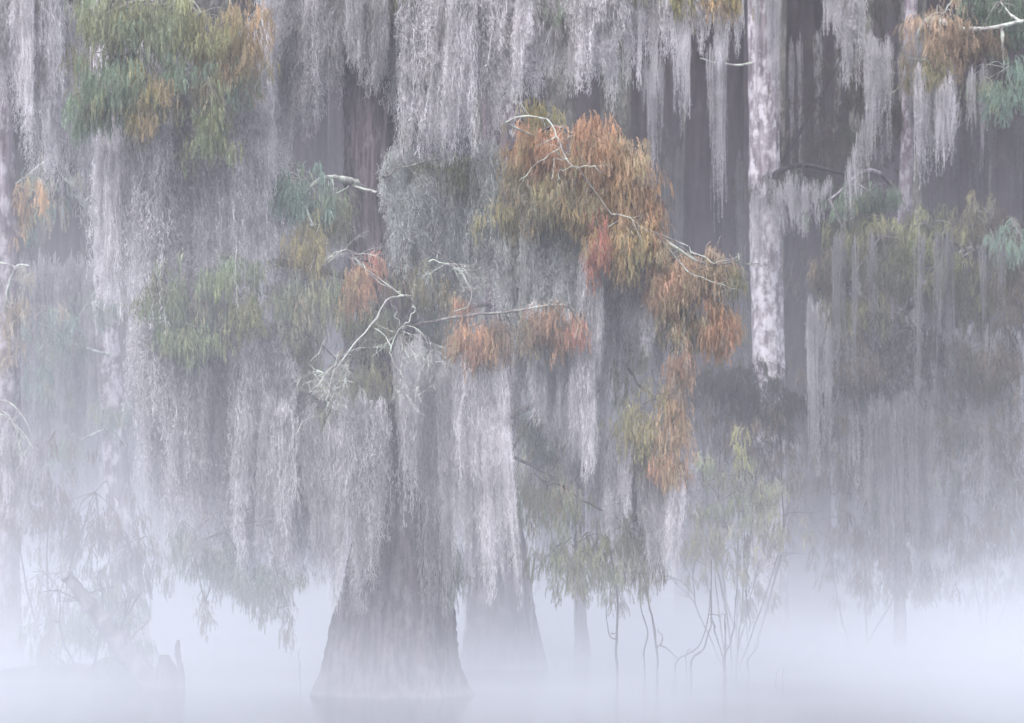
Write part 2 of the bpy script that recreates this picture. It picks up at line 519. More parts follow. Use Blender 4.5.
m, nt, N, L = mat_new('swamp_water')
out = N.new('ShaderNodeOutputMaterial'); bs = N.new('ShaderNodeBsdfPrincipled')
bs.inputs['Base Color'].default_value = (0.06, 0.065, 0.07, 1); bs.inputs['Roughness'].default_value = 0.14
bs.inputs['IOR'].default_value = 1.33
geo = N.new('ShaderNodeNewGeometry'); mp = N.new('ShaderNodeMapping'); mp.inputs['Scale'].default_value = (0.5, 1.6, 1)
nz = N.new('ShaderNodeTexNoise'); nz.inputs['Scale'].default_value = 3.0; nz.inputs['Detail'].default_value = 3
bp = N.new('ShaderNodeBump'); bp.inputs['Strength'].default_value = 0.12; bp.inputs['Distance'].default_value = 0.05
L.new(geo.outputs['Position'], mp.inputs['Vector']); L.new(mp.outputs[0], nz.inputs['Vector']); L.new(nz.outputs['Fac'], bp.inputs['Height'])
L.new(bp.outputs[0], bs.inputs['Normal']); L.new(bs.outputs[0], out.inputs['Surface'])
M_water = m
sheet('water', -400, 400, -200, 600, 3, 3, lambda x, y: 0 * x, M_water)

M_ground = bark('forest_floor', (0.03, 0.03, 0.025), (0.09, 0.08, 0.06), (0.1, 0.11, 0.07), 0.4, zs=1, scale=2)


def bank(x, y):
    t = np.clip((y - 78) / 90, 0, 1)
    return -0.4 + 0.9 * np.clip((y - 74) / 6, 0, 1) + 46 * t ** 1.4 + 0.25 * np.sin(x * 0.4) * np.cos(y * 0.3)


sheet('hills', -400, 400, 70, 260, 120, 60, bank, M_ground)

# ------------------------------------------------------------------ light
SUN_EL, SUN_AZ = math.radians(52), math.radians(205)   # behind and left of the camera, veiled by the overcast
w = bpy.data.worlds.new('World'); scene.world = w; w.use_nodes = True
nt = w.node_tree; nt.nodes.clear()
sky = nt.nodes.new('ShaderNodeTexSky'); sky.sky_type = 'NISHITA'; sky.sun_disc = False
sky.sun_elevation = SUN_EL; sky.sun_rotation = SUN_AZ
sky.air_density = 1.0; sky.dust_density = 4.0; sky.ozone_density = 2.0
hs = nt.nodes.new('ShaderNodeHueSaturation'); hs.inputs['Saturation'].default_value = 0.30; hs.inputs['Value'].default_value = SKYV = 2.7
tint = nt.nodes.new('ShaderNodeMix'); tint.data_type = 'RGBA'; tint.blend_type = 'MULTIPLY'; tint.inputs['Factor'].default_value = 1
tint.inputs['B'].default_value = (0.985, 0.975, 1.03, 1)
bg = nt.nodes.new('ShaderNodeBackground'); bg.inputs['Strength'].default_value = 0.15
wo = nt.nodes.new('ShaderNodeOutputWorld')
nt.links.new(sky.outputs[0], hs.inputs['Color']); nt.links.new(hs.outputs[0], tint.inputs['A'])
nt.links.new(tint.outputs['Result'], bg.inputs['Color']); nt.links.new(bg.outputs[0], wo.inputs['Surface'])
sd = bpy.data.lights.new('sun', 'SUN'); sd.energy = 1.5; sd.angle = math.radians(25); sd.color = (1.0, 0.97, 0.94)
so = bpy.data.objects.new('sun', sd); COL.objects.link(so)
dirv = Vector((math.sin(SUN_AZ) * math.cos(SUN_EL), math.cos(SUN_AZ) * math.cos(SUN_EL), math.sin(SUN_EL)))
so.rotation_euler = (-dirv).to_track_quat('-Z', 'Y').to_euler()
so.location = (0, -10, 30)


# ------------------------------------------------------------------ mist
def box_obj(name, x0, x1, y0, y1, z0, z1, mat, label):
    v = [(x, y, z) for z in (z0, z1) for y in (y0, y1) for x in (x0, x1)]
    f = [(0, 2, 3, 1), (4, 5, 7, 6), (0, 1, 5, 4), (2, 6, 7, 3), (0, 4, 6, 2), (1, 3, 7, 5)]
    me = bpy.data.meshes.new(name); me.from_pydata(v, [], f); me.materials.append(mat)
    o = bpy.data.objects.new(name, me); COL.objects.link(o)
    return tag(o, label, 'mist', kind='stuff')


def math_n(nt, op, a, b=None, c=None):
    n = nt.nodes.new('ShaderNodeMath'); n.operation = op
    for i, q in enumerate((a, b, c)):
        if q is None: continue
        if isinstance(q, (int, float)): n.inputs[i].default_value = q
        else: nt.links.new(q, n.inputs[i])
    return n.outputs[0]


FOGC = (0.812, 0.850, 0.915)
# thin even haze through the whole wood
HAZEC = (0.97, 0.935, 1.0)
m, nt, N, L = mat_new('haze')
out = N.new('ShaderNodeOutputMaterial')
vs = N.new('ShaderNodeVolumePrincipled'); vs.inputs['Color'].default_value = (*HAZEC, 1)
vs.inputs['Density'].default_value = HAZE = 0.0011; vs.inputs['Anisotropy'].default_value = 0.0
vs.inputs['Emission Strength'].default_value = 0.0
L.new(vs.outputs[0], out.inputs['Volume'])
box_obj('haze', -90, 90, 4, 170, 0.02, 60, m, 'thin lavender haze hanging through the whole swamp forest')

# thick drifting mist over the water
m, nt, N, L = mat_new('mist')
out = N.new('ShaderNodeOutputMaterial')
geo = N.new('ShaderNodeTexCoord')
sep = N.new('ShaderNodeSeparateXYZ'); L.new(geo.outputs['Object'], sep.inputs[0])
X, Yn, Z = sep.outputs
mp = N.new('ShaderNodeMapping'); mp.inputs['Scale'].default_value = (0.26, 0.13, 0.42)
L.new(geo.outputs['Object'], mp.inputs['Vector'])
nz = N.new('ShaderNodeTexNoise'); nz.inputs['Scale'].default_value = 1.0; nz.inputs['Detail'].default_value = 2
L.new(mp.outputs[0], nz.inputs['Vector'])
wis = nt.nodes.new('ShaderNodeMapRange'); wis.inputs['From Min'].default_value = 0.33; wis.inputs['From Max'].default_value = 0.66
wis.inputs['To Min'].default_value = 0.35; wis.inputs['To Max'].default_value = 1.75
L.new(nz.outputs['Fac'], wis.inputs['Value'])
# floor layer
far = math_n(nt, 'MULTIPLY', math_n(nt, 'SUBTRACT', Yn, 13.5), 1 / 23.0)
far = math_n(nt, 'MINIMUM', math_n(nt, 'MAXIMUM', far, 0.05), 1.3)
e1 = math_n(nt, 'EXPONENT', math_n(nt, 'MULTIPLY', Z, -1 / 0.58))
e2 = math_n(nt, 'EXPONENT', math_n(nt, 'MULTIPLY', Z, -1 / 3.0))
lefts = math_n(nt, 'MINIMUM', math_n(nt, 'MAXIMUM', math_n(nt, 'MULTIPLY_ADD', X, -0.20, 0.7), 0.4), 1.45)
d1 = math_n(nt, 'MULTIPLY', math_n(nt, 'MULTIPLY', e1, 0.21), far)
d2 = math_n(nt, 'MULTIPLY', math_n(nt, 'MULTIPLY', e2, 0.019), math_n(nt, 'MULTIPLY_ADD', far, 0.75, lefts))
dens = math_n(nt, 'MULTIPLY', math_n(nt, 'ADD', d1, d2), wis.outputs['Result'])
vs = N.new('ShaderNodeVolumePrincipled'); vs.inputs['Color'].default_value = (*FOGC, 1)
vs.inputs['Anisotropy'].default_value = 0.0
L.new(dens, vs.inputs['Density'])
L.new(vs.outputs[0], out.inputs['Volume'])
box_obj('mist', -60, 60, 12, 100, 0.03, 9, m, 'thick pale mist lying low over the water')
mist_mat = m

# ================================================================== main cypress
Y0 = 30.0
main = thing('cypress_tree', P(390, 695, Y0), 'large bald cypress with orange and green foliage standing in front of its neighbours', 'tree', 'cypress trees')
mb = MB()
trunk_mesh(mb, [P(392, 722, Y0), P(392, 640, Y0), P(400, 560, Y0), P(404, 460, Y0), P(388, 330, Y0), P(371, 220, Y0), P(371, 60, Y0), P(366, -150, Y0), P(372, -500, Y0)],
           [0.78, 0.72, 0.62, 0.46, 0.36, 0.29, 0.32, 0.30, 0.2], flare=0.42, flare_h=0.45, ribs=9, seed=3, n=220)
mb.build('trunk', M_bark, main, loc=P(390, 695, Y0), smooth=True)

B = lambda *a, **k: bough(main, *a, **k)
# dome limb, orange
B([(375, 178, 0), (400, 166, -.3), (440, 168, -.4), (495, 158, -.7), (530, 138, -1.0), (560, 128, -1.2), (600, 160, -1.3), (640, 215, -1.3), (655, 240, -1.3)], Y0, 0.035, 0.010, [
    (530, 142, 34, 26, -1.1, 'orange', 'rust', 70),
    (580, 145, 45, 30, -1.3, 'orange', 'rust', 90),
    (620, 165, 36, 34, -1.3, 'orange', 'tan', 80),
    (548, 190, 34, 30, -1.2, 'orange', 'olive', 60),
    (605, 205, 44, 34, -1.3, 'orange', 'yellow', 90),
    (645, 205, 22, 40, -1.2, 'rust', 'orange', 60),
    (540, 108, 18, 10, -1.0, 'olive', 'yellow', 16),
    (600, 245, 10, 34, -1.5, 'red', 'rust', 24),
    (580, 185, 70, 50, -1.1, 'olive', 'brown', 60),
    (640, 240, 34, 50, -1.1, 'tan', 'brown', 46),
    (520, 170, 24, 40, -1.0, 'brown', 'olive', 24),
    (628, 240, 24, 26, -1.4, 'yellow', 'orange', 40),
], label='crooked limb arching over to the orange crown', leaf_label='rusty orange dome of hanging foliage', bare=3)
# olive fringe along and under that limb
B([(380, 176, .3), (430, 168, 0), (470, 160, -.3), (520, 190, -.6)], Y0, 0.03, 0.010, [
    (465, 166, 30, 14, -.5, 'olive', 'green', 34),
    (505, 212, 34, 22, -.7, 'olive', 'yellow', 46),
    (560, 225, 34, 22, -.6, 'olive', 'green', 44),
    (430, 160, 22, 8, -.4, 'olive', 'grey', 12),
], leaf_label='olive green foliage under the orange dome', mat=M_bark)
# right hand drooping tip
B([(560, 150, -.3), (620, 190, -.8), (660, 235, -1.2), (700, 262, -1.3), (738, 262, -1.3)], Y0, 0.03, 0.008, [
    (672, 275, 26, 32, -1.2, 'tan', 'rust', 56),
    (700, 300, 40, 46, -1.0, 'tan', 'olive', 50),
    (712, 272, 28, 26, -1.3, 'brown', 'tan', 50),
    (722, 318, 20, 28, -1.3, 'rust', 'orange', 46),
    (738, 268, 7, 20, -1.3, 'olive', 'grey', 10),
    (680, 355, 9, 34, -1.2, 'tan', 'rust', 24),
    (655, 270, 16, 40, -1.0, 'tan', 'olive', 40),
    (688, 320, 22, 24, -1.0, 'brown', 'olive', 34),
], leaf_label='faded orange foliage at the drooping outer tip', bare=3)
B([(600, 330, .2), (640, 385, -.4), (672, 405, -.8)], Y0, 0.02, 0.007, [
    (640, 420, 20, 30, -.8, 'yellow', 'olive', 42),
    (672, 425, 20, 30, -.9, 'tan', 'orange', 46),
    (668, 465, 18, 20, -.9, 'rust', 'tan', 30),
    (662, 385, 14, 20, -.7, 'olive', 'tan', 16),
], leaf_label='tan and yellow tuft hanging low on the right', bare=1)
# rust tufts on pale branches in the middle
B([(402, 300, -.4), (390, 280, -.9), (368, 262, -1.2), (345, 250, -1.3), (328, 262, -1.3)], Y0, 0.022, 0.008, [
    (356, 278, 16, 26, -1.3, 'rust', 'orange', 36),
    (372, 262, 14, 12, -1.2, 'rust', 'red', 14),
    (330, 290, 18, 30, -1.1, 'olive', 'green', 24),
    (308, 300, 16, 34, -1.1, 'olive', 'grey', 22),
], leaf_label='rust coloured tuft on an arching pale branch', bare=2)
B([(400, 330, -.2), (440, 320, -1.2), (480, 314, -1.3), (520, 310, -1.4), (562, 305, -1.4), (582, 318, -1.4)], Y0, 0.020, 0.011, [
    (470, 336, 24, 18, -1.3, 'rust', 'orange', 42),
    (500, 330, 16, 20, -1.2, 'brown', 'rust', 18),
    (545, 320, 22, 16, -1.4, 'rust', 'brown', 30),
    (520, 326, 44, 16, -1.2, 'brown', 'olive', 30),
    (562, 322, 12, 20, -1.4, 'tan', 'rust', 12),
    (578, 328, 6, 12, -1.5, 'red', 'rust', 8),
], label='pale lichened branch held out level', leaf_label='rust red tufts under the level branch', bare=3)
B([(440, 262, -.6), (460, 270, -.9), (470, 292, -1.1), (468, 312, -1.2)], Y0, 0.012, 0.007, [
    (462, 300, 14, 16, -1.1, 'rust', 'brown', 12),
    (420, 278, 40, 18, -.6, 'olive', 'brown', 34),
], leaf_label='brown and olive foliage beside the pale branches', bare=2)
# left, olive and green
B([(372, 200, 0), (352, 182, -.5), (322, 178, -.9), (300, 200, -1.0)], Y0, 0.05, 0.012, [
    (305, 190, 34, 26, -1.0, 'green', 'teal', 50),
    (335, 205, 20, 26, -.8, 'green', 'olive', 30),
    (312, 238, 20, 30, -1.1, 'yellow', 'olive', 40),
    (285, 180, 16, 14, -1, 'teal', 'green', 16),
], leaf_label='green tuft turning yellow below', bare=2, mat=M_twig)
B([(390, 360, 0), (360, 350, -.6), (330, 370, -1.0), (310, 395, -1.1)], Y0, 0.03, 0.01, [
    (345, 385, 45, 40, -.6, 'olive', 'grey', 90),
    (325, 420, 40, 34, -.5, 'olive', 'green', 70),
    (385, 385, 30, 34, -.4, 'olive', 'brown', 50),
    (300, 345, 24, 40, -.6, 'olive', 'grey', 44),
    (370, 320, 34, 26, -.5, 'green', 'olive', 40),
    (350, 450, 46, 24, -.4, 'grey', 'olive', 40),
], leaf_label='greyish olive foliage left of the trunk', bare=2)
B([(380, 290, .1), (320, 270, -.2), (250, 262, -.4), (190, 275, -.5), (150, 290, -.5)], Y0, 0.05, 0.012, [
    (165, 290, 26, 34, -1.3, 'green', 'ygreen', 46),
    (180, 330, 30, 26, -1.3, 'green', 'ygreen', 44),
    (225, 268, 34, 20, -1.3, 'ygreen', 'green', 40),
    (240, 308, 22, 28, -1.3, 'ygreen', 'olive', 40),
    (205, 300, 20, 24, -1.1, 'grey', 'green', 22),
    (290, 290, 26, 30, -1.1, 'olive', 'green', 30),
], leaf_label='green foliage on the long middle left limb', bare=3)
# top left limb
B([(368, -60, 0), (310, -50, -.4), (240, -20, -.8), (160, -8, -1.0), (95, 20, -1.1)], Y0, 0.09, 0.02, [
    (110, 20, 44, 37, -2.0, 'olive', 'green', 73),
    (120, 75, 46, 42, -2.0, 'green', 'green', 86),
    (150, 90, 28, 30, -2.0, 'yellow', 'olive', 41),
    (160, 20, 52, 37, -2.0, 'olive', 'green', 73),
    (200, 30, 39, 42, -1.9, 'olive', 'ygreen', 61),
    (238, 38, 39, 42, -2.0, 'orange', 'olive', 73),
    (205, 118, 26, 37, -2.0, 'ygreen', 'green', 53),
    (215, 70, 39, 22, -1.9, 'green', 'green', 41),
    (90, 100, 23, 27, -1.9, 'green', 'green', 28),
], leaf_label='mixed olive, green and orange foliage top left', bare=4)
B([(372, -80, 0), (450, -75, -.6), (560, -45, -.9), (660, -30, -1.0), (735, -15, -1.0)], Y0, 0.09, 0.02, [
    (715, -4, 30, 12, -1.0, 'orange', 'olive', 34),
    (690, -12, 26, 10, -1.0, 'yellow', 'olive', 22),
    (640, -14, 40, 12, -.9, 'olive', 'green', 24),
    (560, 5, 60, 16, -.7, 'green', 'grey', 24),
    (440, -10, 60, 26, -.7, 'green', 'olive', 40),
], leaf_label='orange edged foliage along the top', bare=2)
B([(385, 480, .3), (330, 500, 0), (280, 520, -.3), (230, 530, -.5), (190, 545, -.6)], Y0, 0.03, 0.008, [
    (235, 560, 46, 30, -.6, 'green', 'grey', 50),
    (195, 545, 30, 34, -.6, 'grey', 'green', 36),
    (275, 585, 34, 26, -.5, 'grey', 'green', 30),
    (205, 610, 6, 24, -.6, 'grey', 'brown', 5),
    (286, 615, 6, 26, -.6, 'brown', 'grey', 5),
], leaf_label='pale green foliage drooping to the mist low on the left')
# lower greens
B([(410, 470, .2), (440, 500, -.2), (455, 540, -.4)], Y0, 0.025, 0.01, [
    (450, 555, 24, 40, -.3, 'green', 'grey', 40),
    (440, 500, 16, 30, -.3, 'green', 'teal', 22),
], leaf_label='dull green foliage against the trunk foot')
B([(400, 440, .2), (470, 440, .4), (540, 470, .2), (580, 500, -.1)], Y0, 0.035, 0.012, [
    (548, 500, 46, 38, -.3, 'grey', 'ygreen', 50),
    (575, 560, 60, 32, -.2, 'grey', 'ygreen', 56),
    (625, 540, 44, 40, -.1, 'olive', 'grey', 50),
    (540, 420, 24, 40, .5, 'green', 'grey', 40),
    (625, 365, 24, 40, .3, 'green', 'olive', 40),
], leaf_label='olive foliage hanging low between the trunks', bare=2)
# tall shaggy crown behind the curtains
B([(380, 120, .3), (440, 90, .8), (520, 110, 1.0), (560, 250, 1.0)], Y0, 0.05, 0.012, [
    (470, 230, 70, 60, .9, 'grey', 'green', 90),
    (560, 300, 60, 60, .9, 'green', 'grey', 80),
    (430, 330, 50, 50, .7, 'green', 'grey', 60),
    (620, 300, 30, 50, .7, 'green', 'grey', 46),
], leaf_label='grey green foliage veiled by the moss curtain')
THIN = 0.60
# bare white twigs in the middle: the crooked lichened limb
tw = MB()
def limb(pts, r0, r1, Yb=Y0 - 1.35, n=24):
    p = smooth_path([P(x, y, Yb + (pt[0] if pt else 0)) for x, y, *pt in pts], n, jit=0.022)
    tube(tw, p, np.linspace(r0, r1, n), (1, 1, 1), sides=7, rough=0.2)
    return p
limb([(418, 298, .9), (402, 296, .3), (388, 300), (374, 322), (350, 350), (332, 375), (325, 400)], 0.026, 0.009)
limb([(332, 375), (318, 372), (309, 364), (320, 350), (328, 338)], 0.011, 0.005)
limb([(325, 400), (335, 407), (345, 405)], 0.008, 0.004)
limb([(374, 328), (388, 342), (394, 362), (402, 378), (410, 392), (416, 404)], 0.010, 0.005)
limb([(402, 378), (396, 390), (405, 400)], 0.007, 0.003)
limb([(395, 362), (388, 350), (402, 326), (416, 330), (428, 345), (434, 360), (446, 362)], 0.009, 0.005)
limb([(416, 330), (426, 338), (432, 352), (430, 358)], 0.007, 0.004)
limb([(408, 356), (422, 355), (436, 358)], 0.006, 0.003)
limb([(432, 358), (433, 376), (433, 388)], 0.006, 0.003)
limb([(414, 303), (412, 318), (402, 328)], 0.012, 0.007)
limb([(414, 303), (412, 292), (416, 284)], 0.008, 0.004)
limb([(390, 300), (396, 312), (400, 325)], 0.006, 0.004)
limb([(402, 296), (380, 280), (360, 262), (348, 250), (336, 250), (322, 262)], 0.012, 0.005)
limb([(362, 264), (370, 276), (388, 288), (400, 292)], 0.011, 0.007)
limb([(310, 270), (314, 260), (312, 256)], 0.006, 0.003)
limb([(428, 262), (436, 258), (452, 266), (466, 280), (470, 300), (455, 312)], 0.011, 0.006)
limb([(436, 258), (437, 250)], 0.006, 0.003, n=6)
limb([(470, 292), (482, 284), (484, 278)], 0.006, 0.003)
limb([(296, 440), (304, 422), (320, 415)], 0.008, 0.004)
for q in range(60):
    a = [(330, 385), (345, 358), (412, 392), (428, 345), (400, 330), (352, 250), (450, 268), (320, 370)][q % 8]
    twigs(tw, P(a[0] + rs.uniform(-8, 8), a[1] + rs.uniform(-8, 8), Y0 - 1.35), (rs.normal(0, 1), -.2, rs.normal(-.5, .7)), rs.uniform(.2, .42), 0.006, 2, droop=.3)
tube(tw, smooth_path([P(400, 330, Y0), P(412, 310, Y0 - .4), P(418, 298, Y0 - .6)], 10), np.linspace(.035, .026, 10), (1, 1, 1))
o = tw.build('branch', M_twig, main, loc=P(400, 330, Y0), smooth=True)
o['label'] = 'bare crooked limb crusted with pale green lichen'
# lichened twigs on the dome, and dead limbs crossing the top
tw = MB()
def limb2(pts, r0, r1, Yb, n=18, sub=0):
    p = smooth_path([P(x, y, Yb) for x, y in pts], n, jit=0.022)
    tube(tw, p, np.linspace(r0, r1, n), (1, 1, 1), sides=7, rough=0.2)
    for s in range(sub):
        i = rs.randint(4, n)
        twigs(tw, p[i], (rs.normal(0, 1), -.3, rs.normal(-.2, .7)), rs.uniform(.2, .4), r1 * .8, 1)
    return p
Yd = Y0 - 2.0
limb2([(505, 122), (520, 116), (545, 120), (556, 134), (560, 150), (570, 165), (578, 168)], .016, .010, Yd, sub=3)
limb2([(562, 146), (545, 158), (530, 168), (520, 182)], .009, .004, Yd)
limb2([(568, 160), (556, 160), (553, 178)], .009, .004, Yd)
limb2([(578, 168), (590, 166), (605, 170)], .008, .004, Yd, sub=2)
limb2([(572, 166), (560, 172), (556, 180)], .007, .004, Yd)
limb2([(612, 215), (630, 218), (640, 226), (655, 232)], .010, .004, Yd, sub=2)
limb2([(688, 246), (700, 256), (716, 262), (740, 258)], .008, .004, Y0 - 1.7, sub=2)
limb2([(688, 272), (704, 278), (724, 286), (740, 292)], .007, .003, Y0 - 1.7, sub=2)
tube(tw, smooth_path([P(540, 138, Y0 - 1.0), P(520, 130, Yd + .3), P(505, 122, Yd)], 14), np.linspace(.014, .016, 14), (1, 1, 1))
for a, b in (((578, 168), (612, 215)), ((655, 232), (688, 246)), ((655, 232), (688, 272))):
    tube(tw, smooth_path([P(*a, Yd), P((a[0] + b[0]) / 2, (a[1] + b[1]) / 2, Yd + .3), P(*b, Yd + .3)], 10), .008, (1, 1, 1), sides=5)
o = tw.build('branch', M_twig, main, loc=P(440, 160, Y0 - .6), smooth=True)
o['label'] = 'white lichened twigs over the orange dome'
for pts, r0, r1, Yb, sub, lb in (
        ([(372, 20), (400, 30), (440, 50), (474, 70)], .014, .007, Y0 - .9, 0, 'dead grey limb slanting across the top moss'),
        ([(372, -30), (420, 0), (462, 32), (474, 70), (476, 78)], .012, .006, Y0 - 1.0, 2, 'dead grey limb bent sharply down in the top moss'),
        ([(385, 172), (402, 158), (404, 130), (418, 110), (424, 80)], .012, .006, Y0 - .9, 0, 'thin pale shoot curving up from the olive limb'),
        ([(376, 192), (352, 187), (336, 180), (322, 178)], .030, .022, Y0 - .5, 0, 'short broken white limb left of the dark trunk'),
        ([(385, 176), (400, 168), (424, 162), (440, 160)], .020, .010, Y0 - .8, 2, None)):
    tw = MB()
    p_ = limb2(pts, r0, r1, Yb, sub=sub, n=14)
    tube(tw, smooth_path([p_[0] + np.array([.03, Y0 - Yb, 0]), p_[0]], 5), r0 * 1.1, (1, 1, 1))
    o = tw.build('branch', M_limb if sub != 0 or r0 < .02 else M_twig, main, loc=p_[0], smooth=True)
    if lb: o['label'] = lb

THIN = 1.0
# ================================================================== moss curtains of the main tree
G1 = 'beards of Spanish moss hanging from the trees'
curtain(14, 268, 345, [(268, -30), (345, -30)], [(268, 150), (300, 175), (330, 130), (345, 60)], Y0 - .6, .5, 26, .82, 'grey moss beard at the top edge, left of the dark trunk', G1)
curtain(10, 350, 400, [(350, -30), (400, -30)], [(350, 200), (362, 100), (385, 120), (400, 160)], Y0 - .9, .3, 24, .78, 'grey moss beard hanging across the dark upper trunk', G1, jit=.3)
curtain(22, 400, 510, [(400, -30), (505, -30)], [(400, 175), (440, 175), (480, 165), (510, 130)], Y0 - .8, .5, 30, 1.12, 'pale moss beard above the olive limb', G1)
curtain(22, 500, 620, [(500, -40), (620, -40)], [(500, 115), (530, 108), (560, 112), (590, 95), (612, 118), (620, 70)], Y0 - .8, .5, 28, 1.15, 'bright lavender moss beard above the orange dome', G1)
for x, y1, w_ in ((610, 118, 16), (630, 90, 16), (642, 92, 14), (654, 104, 14), (668, 62, 20), (684, 70, 16), (700, 60, 18), (718, 68, 18), (728, 76, 15), (735, 58, 14), (648, 60, 22), (692, 45, 26), (660, 45, 26), (712, 40, 24), (740, 40, 12), (625, 50, 26)):
    moss(x, -32, y1, Y0 - 1.0, w_, 1.15, 'short pointed moss beard along the top right of the centre', G1)
# grey green veil below the olive limb
curtain(21, 388, 500, [(388, 165), (440, 168), (500, 160)], [(388, 300), (440, 345), (500, 330)], Y0 - .4, .4, 34, np.array([.86, .93, .89]), 'grey green moss beard veiling the space under the olive limb', G1)
curtain(15, 495, 600, [(495, 215), (600, 225)], [(495, 360), (540, 400), (600, 360)], Y0 - .6, .4, 32, np.array([.88, .93, .90]), 'grey green moss beard under the orange dome', G1)
# the bright long beards
for x, y0_, y1, w_ in ((468, 350, 560, 26), (482, 352, 600, 26), (494, 350, 585, 24), (460, 356, 470, 20), (475, 355, 530, 30), (500, 352, 500, 20), (505, 420, 612, 18), (488, 400, 612, 20)):
    moss(x, y0_, y1, Y0 - 1.2, w_ * .9, 1.18, 'long bright moss beard hanging under the rust red tuft', G1)
for x, y0_, y1, w_ in ((590, 240, 470, 22), (598, 260, 400, 16), (584, 320, 480, 20), (576, 335, 470, 20), (594, 250, 360, 20), (588, 380, 490, 18)):
    moss(x, y0_, y1, Y0 - 1.3, w_, 1.15, 'long bright moss beard below the red streak of the dome', G1)
curtain(12, 515, 575, [(515, 325), (575, 325)], [(515, 400), (545, 450), (575, 480)], Y0 - .8, .4, 22, 1.0, 'moss beard hanging from the level pale branch', G1, jit=.25)
curtain(12, 606, 668, [(606, 250), (668, 270)], [(606, 420), (640, 400), (668, 400)], Y0 - .6, .5, 22, .95, 'moss beard under the right side of the dome', G1, jit=.3)
curtain(17, 604, 690, [(612, 430), (690, 470)], [(612, 560), (650, 600), (672, 600), (690, 520)], Y0 - .4, .5, 24, 1.12, 'pale moss beard below the tan tuft', G1, jit=.2)
0 and curtain(10, 505, 612, [(505, 430), (612, 430)], [(505, 560), (560, 520), (612, 600)], Y0 + .3, .4, 26, .85, 'dull moss beard between the two trunks', G1, jit=.25)
curtain(17, 396, 478, [(396, 350), (478, 370)], [(396, 520), (420, 610), (478, 660)], Y0 - .95, .3, 19, .9, 'thin moss beard hanging against the lower trunk', G1, jit=.3)
# left of trunk
curtain(24, 268, 385, [(268, 400), (330, 410), (385, 400)], [(268, 610), (300, 600), (340, 625), (372, 620), (385, 480)], Y0 - .7, .6, 28, .90, 'grey moss beard hanging down to the mist left of the trunk', G1)
0 and curtain(16, 268, 345, [(268, 200), (345, 240)], [(268, 420), (345, 420)], Y0 + .3, .5, 30, .78, 'shaded moss beard behind the rust coloured tuft', G1)
# big left mass
curtain(39, 116, 272, [(92, 60), (150, 50), (200, 60), (272, 20)], [(92, 300), (150, 380), (200, 330), (262, 320), (272, 300)], Y0 - .8, .6, 36, 1.14, 'broad moss beard of the great left hand curtain', G1, jit=.12)
for x, y0_, y1, w_ in ((252, 60, 300, 22), (260, 70, 325, 20), (246, 90, 280, 22), (256, 180, 350, 16), (104, 130, 300, 20), (112, 140, 330, 20), (264, 20, 200, 20)):
    moss(x, y0_, y1, Y0 - 1.2, w_, 1.12, 'pale moss beard on the edge of the left hand curtain', G1)
curtain(33, 145, 300, [(145, 300), (200, 300), (300, 330)], [(145, 520), (180, 610), (240, 630), (300, 625)], Y0 - .5, .7, 34, .98, 'hazy moss beard low in the left hand curtain', G1, jit=.15)
# far left
curtain(16, -6, 56, [(-6, -30), (56, -30)], [(-6, 110), (20, 140), (40, 215), (56, 180)], Y0 + 3, .6, 22, 1.05, 'smooth pale moss beard in the top left corner', G1, jit=.1)
0 and curtain(8, 55, 100, [(55, 60), (100, 90)], [(55, 260), (100, 260)], Y0 + 4, .6, 24, .75, 'dull moss beard behind the left foliage', G1)

print('MOSS', MOSS_N)
#MORE
# ------------------------------------------------------------------ far moss, all in one mass
FM = MB()


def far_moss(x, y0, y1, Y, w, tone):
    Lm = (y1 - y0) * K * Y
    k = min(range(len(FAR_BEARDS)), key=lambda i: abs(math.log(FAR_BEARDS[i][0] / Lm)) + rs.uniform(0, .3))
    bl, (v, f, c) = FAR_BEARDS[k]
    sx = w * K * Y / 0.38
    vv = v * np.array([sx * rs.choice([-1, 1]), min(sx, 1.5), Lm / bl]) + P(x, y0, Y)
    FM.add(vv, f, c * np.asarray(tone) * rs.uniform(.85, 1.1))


def far_curtain(n, x0, x1, top, bot, Y, dY, w, tone, jit=.2):
    tx, ty = zip(*top); bx, by = zip(*bot)
    for i in range(n):
        x = rs.uniform(x0, x1)
        a, b = poly(tx, ty, x), poly(bx, by, x)
        b = max(a + 25, b - (b - a) * abs(rs.normal(0, jit)))
        far_moss(x, a + rs.uniform(-10, 10), b, Y + rs.uniform(-dY, dY), w * rs.uniform(.7, 1.3), tone)


# ================================================================== second cypress, just behind
def tree(name, px, base_py, Y, pts, radii, mat, label, group, flare=.25, fh=.5, clusters=(), seed=1, limbs=(), leaf_label=None, n=120):
    base = P(px, base_py, Y); base[2] = 0
    t = thing(name, base, label, 'tree', group)
    mb = MB()
    z0 = P(pts[0][0], pts[0][1], Y); z0[2] = -0.3
    path = [z0] + [P(x, y, Y) for x, y in pts[1:]]
    trunk_mesh(mb, path, radii, flare=flare, flare_h=fh, seed=seed, n=n, sides=48)
    mb.build('trunk', mat, t, loc=base, smooth=True)
    for lp in limbs:
        bough(t, lp[0], Y, lp[1], lp[2], lp[3], mat=lp[4] if len(lp) > 4 else mat, seg=20)
    return t


